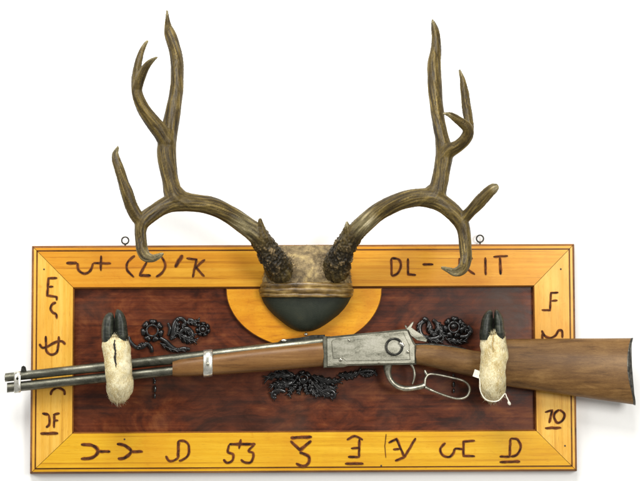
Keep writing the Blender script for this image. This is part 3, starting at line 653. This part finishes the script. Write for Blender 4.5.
# skull plate
mb = MB(); vs = []; fs = []; NX, NY = 60, 34
for j in range(NY+1):
    t = j/NY; y = lerp(245.4, 285, t)
    w = 44.2-3.4*math.sin(PI*min(1, t*1.1))+(-3 if t < .08 else 0)
    hf = 17+27*math.sin(min(1, .10+t*1.4)*PI/2)**.8
    for i in range(NX+1):
        ss = math.sin((-1+2*i/NX)*PI/2); x = 307+w*ss
        h = 15+(hf-15)*math.sqrt(max(0, 1-abs(ss)**2.6))
        for (bx, by) in ((278, 268), (338, 266)): h += 8*math.exp(-((x-bx)**2+(y-by)**2)/160)
        v = P(x, y, h); d = noise.noise(v*45)*3.4+noise.noise(v*120)*1.3+noise.noise(v*320)*.5
        v = v+Vector((0, -1, .25))*d*S*(1 if 0 < j else .6); vs.append(v)
    if j == 0:
        pass
for j in range(NY):
    for i in range(NX): a = j*(NX+1)+i; fs.append([a, a+1, a+NX+2, a+NX+1])
top = [v.copy() for v in vs[:NX+1]]; b0 = len(vs)
vs += [Vector((v.x, -15.5*S, v.z-.5*S)) for v in top]
for i in range(NX): fs.append([i, i+1, b0+i+1, b0+i])
mb.add(vs, fs)
for k in range(2600):     # short hair tufts
    i = random.randrange(len(vs)-NX-1); p = vs[i]+Vector((random.uniform(-1, 1)*S, 0, random.uniform(-1, 1)*S)); a = random.uniform(-2.6, -.4)+noise.noise(p*50)
    dr = Vector((math.cos(a)*.9, -random.uniform(.15, .5), math.sin(a))).normalized(); sd = dr.cross(Vector((0, -1, 0))).normalized()*.2*S; L = random.uniform(1.5, 3.2)*S
    mb.add([p-sd, p+sd, p+dr*L], [[0, 1, 2]])
NV = (NX+1)*(NY+1)
for k in range(5200):
    i = random.randrange(NV); p = vs[i]+Vector((random.uniform(-1, 1)*S, 0, random.uniform(-1, 1)*S)); pr = 0
    for bx, by in ((280, 269), (336, 268)):
        q_ = P(bx, by, 42); dd = math.hypot(p.x-q_.x, p.z-q_.z)/S; pr = max(pr, 1.0-max(0, dd-12)/7); c0 = q_ if pr == 1.0-max(0, dd-12)/7 else (c0 if k and pr > 0 else q_)
    if random.random() > pr: continue
    dv = Vector((p.x-c0.x, 0, p.z-c0.z)); dv = dv.normalized() if dv.length > 1e-6 else Vector((0, 0, -1))
    dr = (dv+Vector((random.uniform(-.5, .5), -random.uniform(.1, .5), random.uniform(-.5, .5)))).normalized(); sd = dr.cross(Vector((0, -1, 0))).normalized()*.22*S; L = random.uniform(1.2, 2.8)*S
    mb.add([p-sd, p+sd, p+dr*L], [[0, 1, 2]], random.choice((1, 1, 2)))
mb.build('skull_plate', [M_skull, M_dkhair, M_mdhair], am)
mb = MB(); ell(mb, 306, 334.4, 17.4, 1.9, 1.7, 1.3); mb.build('mounting_screw', M_bright, am)

def antler(chains, burr, rough_at, tips, seed):
    mb = MB(); samp = []
    for ci, c in enumerate(chains):
        c = [(a[0], a[1], a[2], a[3]*1.06+.1) for a in c]
        tube(mb, c, 8, 18, .95, minr=.6)
        q = catmull(c, 8); L = 0; last = None
        for i, a in enumerate(q):
            w = P(a[0], a[1], a[2])
            if last is not None: L += (w-last).length
            nx = q[min(i+1, len(q)-1)]; pv = q[max(i-1, 0)]
            T = (P(nx[0], nx[1], nx[2])-P(pv[0], pv[1], pv[2])).normalized()
            samp.append((w, T, L, i/len(q), a[3], len(samp), ci)); last = w
    for (x, y, h, r) in burr: ell(mb, x, y, h, r, r, r)
    me = bpy.data.meshes.new('tmp'); me.from_pydata([tuple(v) for v in mb.v], [], mb.f)
    b = bmesh.new(); b.from_mesh(me); bmesh.ops.recalc_face_normals(b, faces=b.faces); b.to_mesh(me); b.free()
    o = bpy.data.objects.new('tmp', me); COL.objects.link(o)
    md = o.modifiers.new('r', 'REMESH'); md.mode = 'VOXEL'; md.voxel_size = .85*S
    md = o.modifiers.new('s', 'SMOOTH'); md.iterations = 9; md.factor = .5
    dg = bpy.context.evaluated_depsgraph_get(); ev = o.evaluated_get(dg); me2 = bpy.data.meshes.new_from_object(ev)
    bpy.data.objects.remove(o)
    kds = []
    for ch in sorted(set(x[6] for x in samp)):
        ss = [x for x in samp if x[6] == ch]; kd = kdtree.KDTree(len(ss))
        for i, x in enumerate(ss): kd.insert(x[0], i)
        kd.balance(); kds.append((kd, ss, ch))
    ro = rootpos(am); zone = me2.attributes.new('zone', 'FLOAT_VECTOR', 'POINT'); strk = me2.attributes.new('streak', 'FLOAT_VECTOR', 'POINT')
    g = []; z = []; newco = []; X = Vector((0, 1, 0))
    ra = Vector(P(*rough_at[:3])); rr = rough_at[3]*S; tp = [P(*t[:3]) for t in tips]; tr = [t[3]*S for t in tips]
    for v in me2.vertices:
        W = 0; s1 = s2 = gr = 0
        cand = []
        for kd, ss, ch in kds:
            co, i, d = kd.find(v.co); cand.append((d-ss[i][4]*S, i, ss, ch))
        mn = min(c[0] for c in cand)
        for dd, i, ss, ch in cand:
            wt = math.exp(-(dd-mn)/(1.6*S))
            if wt < .03: continue
            w_, T, L, fr, r, _, _ = ss[i]
            rel = v.co-w_; t_ = rel.dot(T); rel -= T*t_; L += t_
            rn = rel.normalized() if rel.length > 1e-9 else X
            q_ = Matrix.Rotation(L*7, 3, T) @ rn
            ref = X-T*X.dot(T); ref.normalize(); bi = T.cross(ref)
            R = 1.0+r*.16
            gv = Vector((q_.dot(ref)*R, q_.dot(bi)*R, L*14+ch*5+seed))
            a1 = noise.noise(gv*1.7); a2 = noise.noise(gv*4.1+Vector((9, 0, 0))); a3 = 1-abs(noise.noise(gv*Vector((2.6,)*3).x+Vector((0, 7, 0))))*2
            s1 += wt*(a1*.6+a2*.4); s2 += wt*a3; gr += wt*(a1*.55+a2*.45-max(0, a3-.65)*1.3); W += wt
        s1 /= W; s2 /= W; gr /= W
        d0 = (v.co-ra).length; rg = max(0, min(1, 1.35-d0/rr)); tf = 0
        for a, b_ in zip(tp, tr): tf = max(tf, max(0, min(1, 1.15-(v.co-a).length/b_)))
        lump = noise.noise(v.co*40+Vector((seed, 0, 0)))*.7+noise.noise(v.co*300)*.35*max(0, min(1, 1.8-d0/rr)); pe = 0
        if rg > 0:
            dd = noise.voronoi(v.co*265)[0]; pe = (.5-dd[0])*3.0*rg+noise.noise(v.co*110)*1.8*rg
        newco.append(v.co+v.normal*S*(gr*(.62-rg*.2)+lump+pe+.5)); g += [s1*.5+.5, s2*.5+.5, 0]; z += [rg, tf*.85, max(0, min(1, .5+pe*.3))]
    zone.data.foreach_set('vector', z); strk.data.foreach_set('vector', g)
    for v, c in zip(me2.vertices, newco): v.co = c-ro
    me2.materials.clear(); me2.materials.append(M_antler)
    for p in me2.polygons: p.use_smooth = True
    me2.name = 'antler'; oo = bpy.data.objects.new('antler', me2); COL.objects.link(oo); oo.parent = am
    return oo
left = [
 [(279, 270, 34, 12.5), (277, 265, 46, 12), (272, 257, 55, 11), (265, 246, 60, 10), (257, 235, 66, 9.2), (247, 226.5, 71, 8.6), (232, 216, 78, 8.2), (214, 207, 86, 8.2), (196, 203, 93, 8.2), (180, 202, 98, 8.8), (166, 205.5, 102, 7.6), (153, 213, 106, 6.8), (143, 221.5, 109, 6.6), (140.5, 230, 110, 5.4), (140.8, 240, 110, 5.2), (142.2, 250, 113, 5.1), (146, 256.6, 118, 4.4), (152.5, 258.4, 124, 3.2), (159, 256, 128, 2.1), (163.6, 253.3, 130, .8)],
 [(143, 224, 109, 5), (137, 217, 111, 5.6), (131.4, 206, 114, 5.4), (127.4, 195, 116, 5.3), (123.6, 183, 118, 4.9), (119.6, 170, 118, 4.4), (116.4, 160.5, 116, 3.6), (115.2, 153.6, 114, 2.6), (118.4, 146, 111, .8)],
 [(184, 204, 98, 7), (175, 196, 99, 8.6), (171, 183, 99, 7.4), (168.2, 169, 99, 7.9), (166.6, 156, 98, 8.6), (167, 143, 96, 8.4), (169.6, 130, 93, 7.6), (172, 117, 89, 6.9), (174.2, 105, 85, 6.5), (176.2, 92, 80, 6.1), (177, 80, 76, 5.9), (177, 68, 72, 5.7), (175.8, 55, 68, 5.6), (173, 43, 64, 5.6), (169.6, 33.5, 62, 5.0), (168.2, 27, 60, 3.4), (167.6, 20, 58, 2.3), (167, 10, 55, .8)],
 [(167, 145, 97, 7), (160.5, 132.5, 101, 7.2), (152.4, 121.5, 105, 6.5), (144.4, 110, 109, 5.8), (138.8, 98, 112, 5.2), (136.4, 87, 112, 4.4), (136.4, 77, 108, 3.8), (137.8, 66, 104, 3.4), (140.6, 54, 100, 2.7), (144.2, 46, 97, 1.8), (148, 40.4, 95, .7)],
 [(137.2, 90, 113, 4), (140, 79, 117, 4.0), (144.6, 69, 121, 3.4), (150, 62.2, 125, 2.5), (157.4, 57, 129, .7)],
 [(266, 248, 62, 8), (262.6, 238, 68, 6), (260.8, 229, 72, 3.6), (260, 219, 76, 1.0)],
]
antler(left, [(280, 270, 40, 14), (174, 199, 99, 9.6), (177, 194, 98, 8), (181.5, 194.5, 98, 5.2), (187, 198, 97, 6), (166.5, 141, 97, 8.8), (168, 135, 96, 7.6), (142.6, 223, 109, 6.6), (137, 88, 112, 4.6)], (270, 256, 54, 29), [(163, 254, 130, 22), (244, 228, 82, 16), (118, 146, 111, 14), (167, 10, 55, 10), (148, 40, 95, 10), (157, 57, 129, 10)], 3.3)
right = [
 [(336, 269, 34, 12.5), (337, 264, 46, 12), (341, 255, 55, 10.8), (346, 245, 60, 9.8), (353, 235, 66, 9.0), (363, 225, 71, 8.4), (376, 213.6, 78, 8.2), (390, 205.4, 84, 8.0), (405, 200, 90, 8.0), (420, 197.8, 95, 8.2), (434, 199.6, 99, 8.8), (446, 206.6, 103, 7.8), (456, 215.4, 106, 7.2), (462, 225, 108, 6.4), (464.4, 236, 109, 5.6), (465.6, 248, 110, 5.3), (466, 259.6, 113, 5.2), (462.8, 268.4, 117, 4.6), (455.6, 272.4, 123, 3.5), (447.6, 270, 128, 2.1), (441, 267.4, 132, .8)],
 [(460, 222, 107, 5.4), (466.4, 215.6, 110, 5.0), (472, 209.6, 114, 4.8), (479, 202.4, 118, 5.6), (486, 195.4, 121, 5.4), (491.6, 190, 123, 4.8), (495.6, 187.2, 124, 3.6), (498, 186.2, 124, 1.6)],
 [(426, 201, 97, 7), (435.4, 195, 98, 8.4), (439.4, 183, 98, 7.6), (441.8, 170, 97, 7.2), (444, 158, 96, 7.8), (443.6, 148, 94, 7.4), (441.6, 136, 91, 6.4), (439, 122, 87, 5.9), (436.6, 106, 82, 6.0), (434.8, 90, 77, 6.2), (434.2, 75, 72, 6.1), (434.6, 62, 68, 5.7), (435.8, 50, 65, 4.8), (435.8, 38, 62, 4.0), (434.4, 28, 60, 2.8), (432.2, 19.6, 58, .9)],
 [(443, 158, 96, 6.4), (450, 150.6, 100, 6.2), (458, 146, 105, 5.6), (464.6, 140.4, 110, 5.2), (468.2, 133.4, 114, 4.9), (467, 127.6, 118, 4.4), (462.8, 123.6, 121, 4.1), (456, 118.6, 125, 3.2), (449.4, 114.6, 129, 2.3), (442.6, 113.4, 132, .8)],
 [(468, 137, 112, 4.2), (469, 127, 108, 4.0), (468, 116, 105, 3.9), (466.2, 104, 101, 3.9), (464.6, 92, 97, 3.4), (462.6, 80, 94, 2.4), (459.4, 69.6, 91, .8)],
 [(344, 249, 62, 8), (346.2, 240, 67, 6), (346.8, 231, 71, 3.2), (347, 221.6, 75, 1.0)],
]
antler(right, [(336, 269, 40, 13.6), (437, 198, 98, 9.8), (434, 192, 98, 8), (426.5, 195, 97, 6), (431, 190.5, 97, 5.2), (445, 155, 96, 7.6), (448, 151, 97, 7.2), (460.6, 220, 107, 7), (468, 134, 113, 5)], (343, 255, 53, 29), [(441, 268, 132, 20), (366, 226, 82, 15), (498, 186, 124, 8), (432, 20, 58, 10), (459, 70, 91, 8), (443, 113.4, 132, 9), (345, 222, 75, 6)], 8.1)

# ------------------------------------------------------------------ light
w = bpy.data.worlds.new('World'); sc.world = w; w.use_nodes = True
bg = w.node_tree.nodes['Background']; bg.inputs[0].default_value = (1, .985, .95, 1); bg.inputs[1].default_value = .36
def area(name, loc, target, size, energy, col=(1, 1, 1), sy=None):
    l = bpy.data.lights.new(name, 'AREA'); l.energy = energy; l.color = col; l.shape = 'RECTANGLE'; l.size = size; l.size_y = sy or size
    o = bpy.data.objects.new(name, l); COL.objects.link(o); o.location = loc
    o.rotation_euler = (Vector(target)-Vector(loc)).to_track_quat('-Z', 'Y').to_euler()
area('softbox_above', (-.25, -1.5, 1.5), (0, 0, 0), 1.0, 46, (1, .99, .96))
area('softbox_right', (.95, -1.9, .15), (.25, 0, -.05), .6, 24, (1, .98, .94))
area('softbox_left', (-1.5, -1.5, .5), (-.1, 0, 0), .7, 14, (1, .99, .97))

sc.view_settings.view_transform = 'Standard'; sc.view_settings.look = 'None'; sc.view_settings.exposure = .06; sc.view_settings.gamma = 1
sc.render.engine = 'CYCLES'
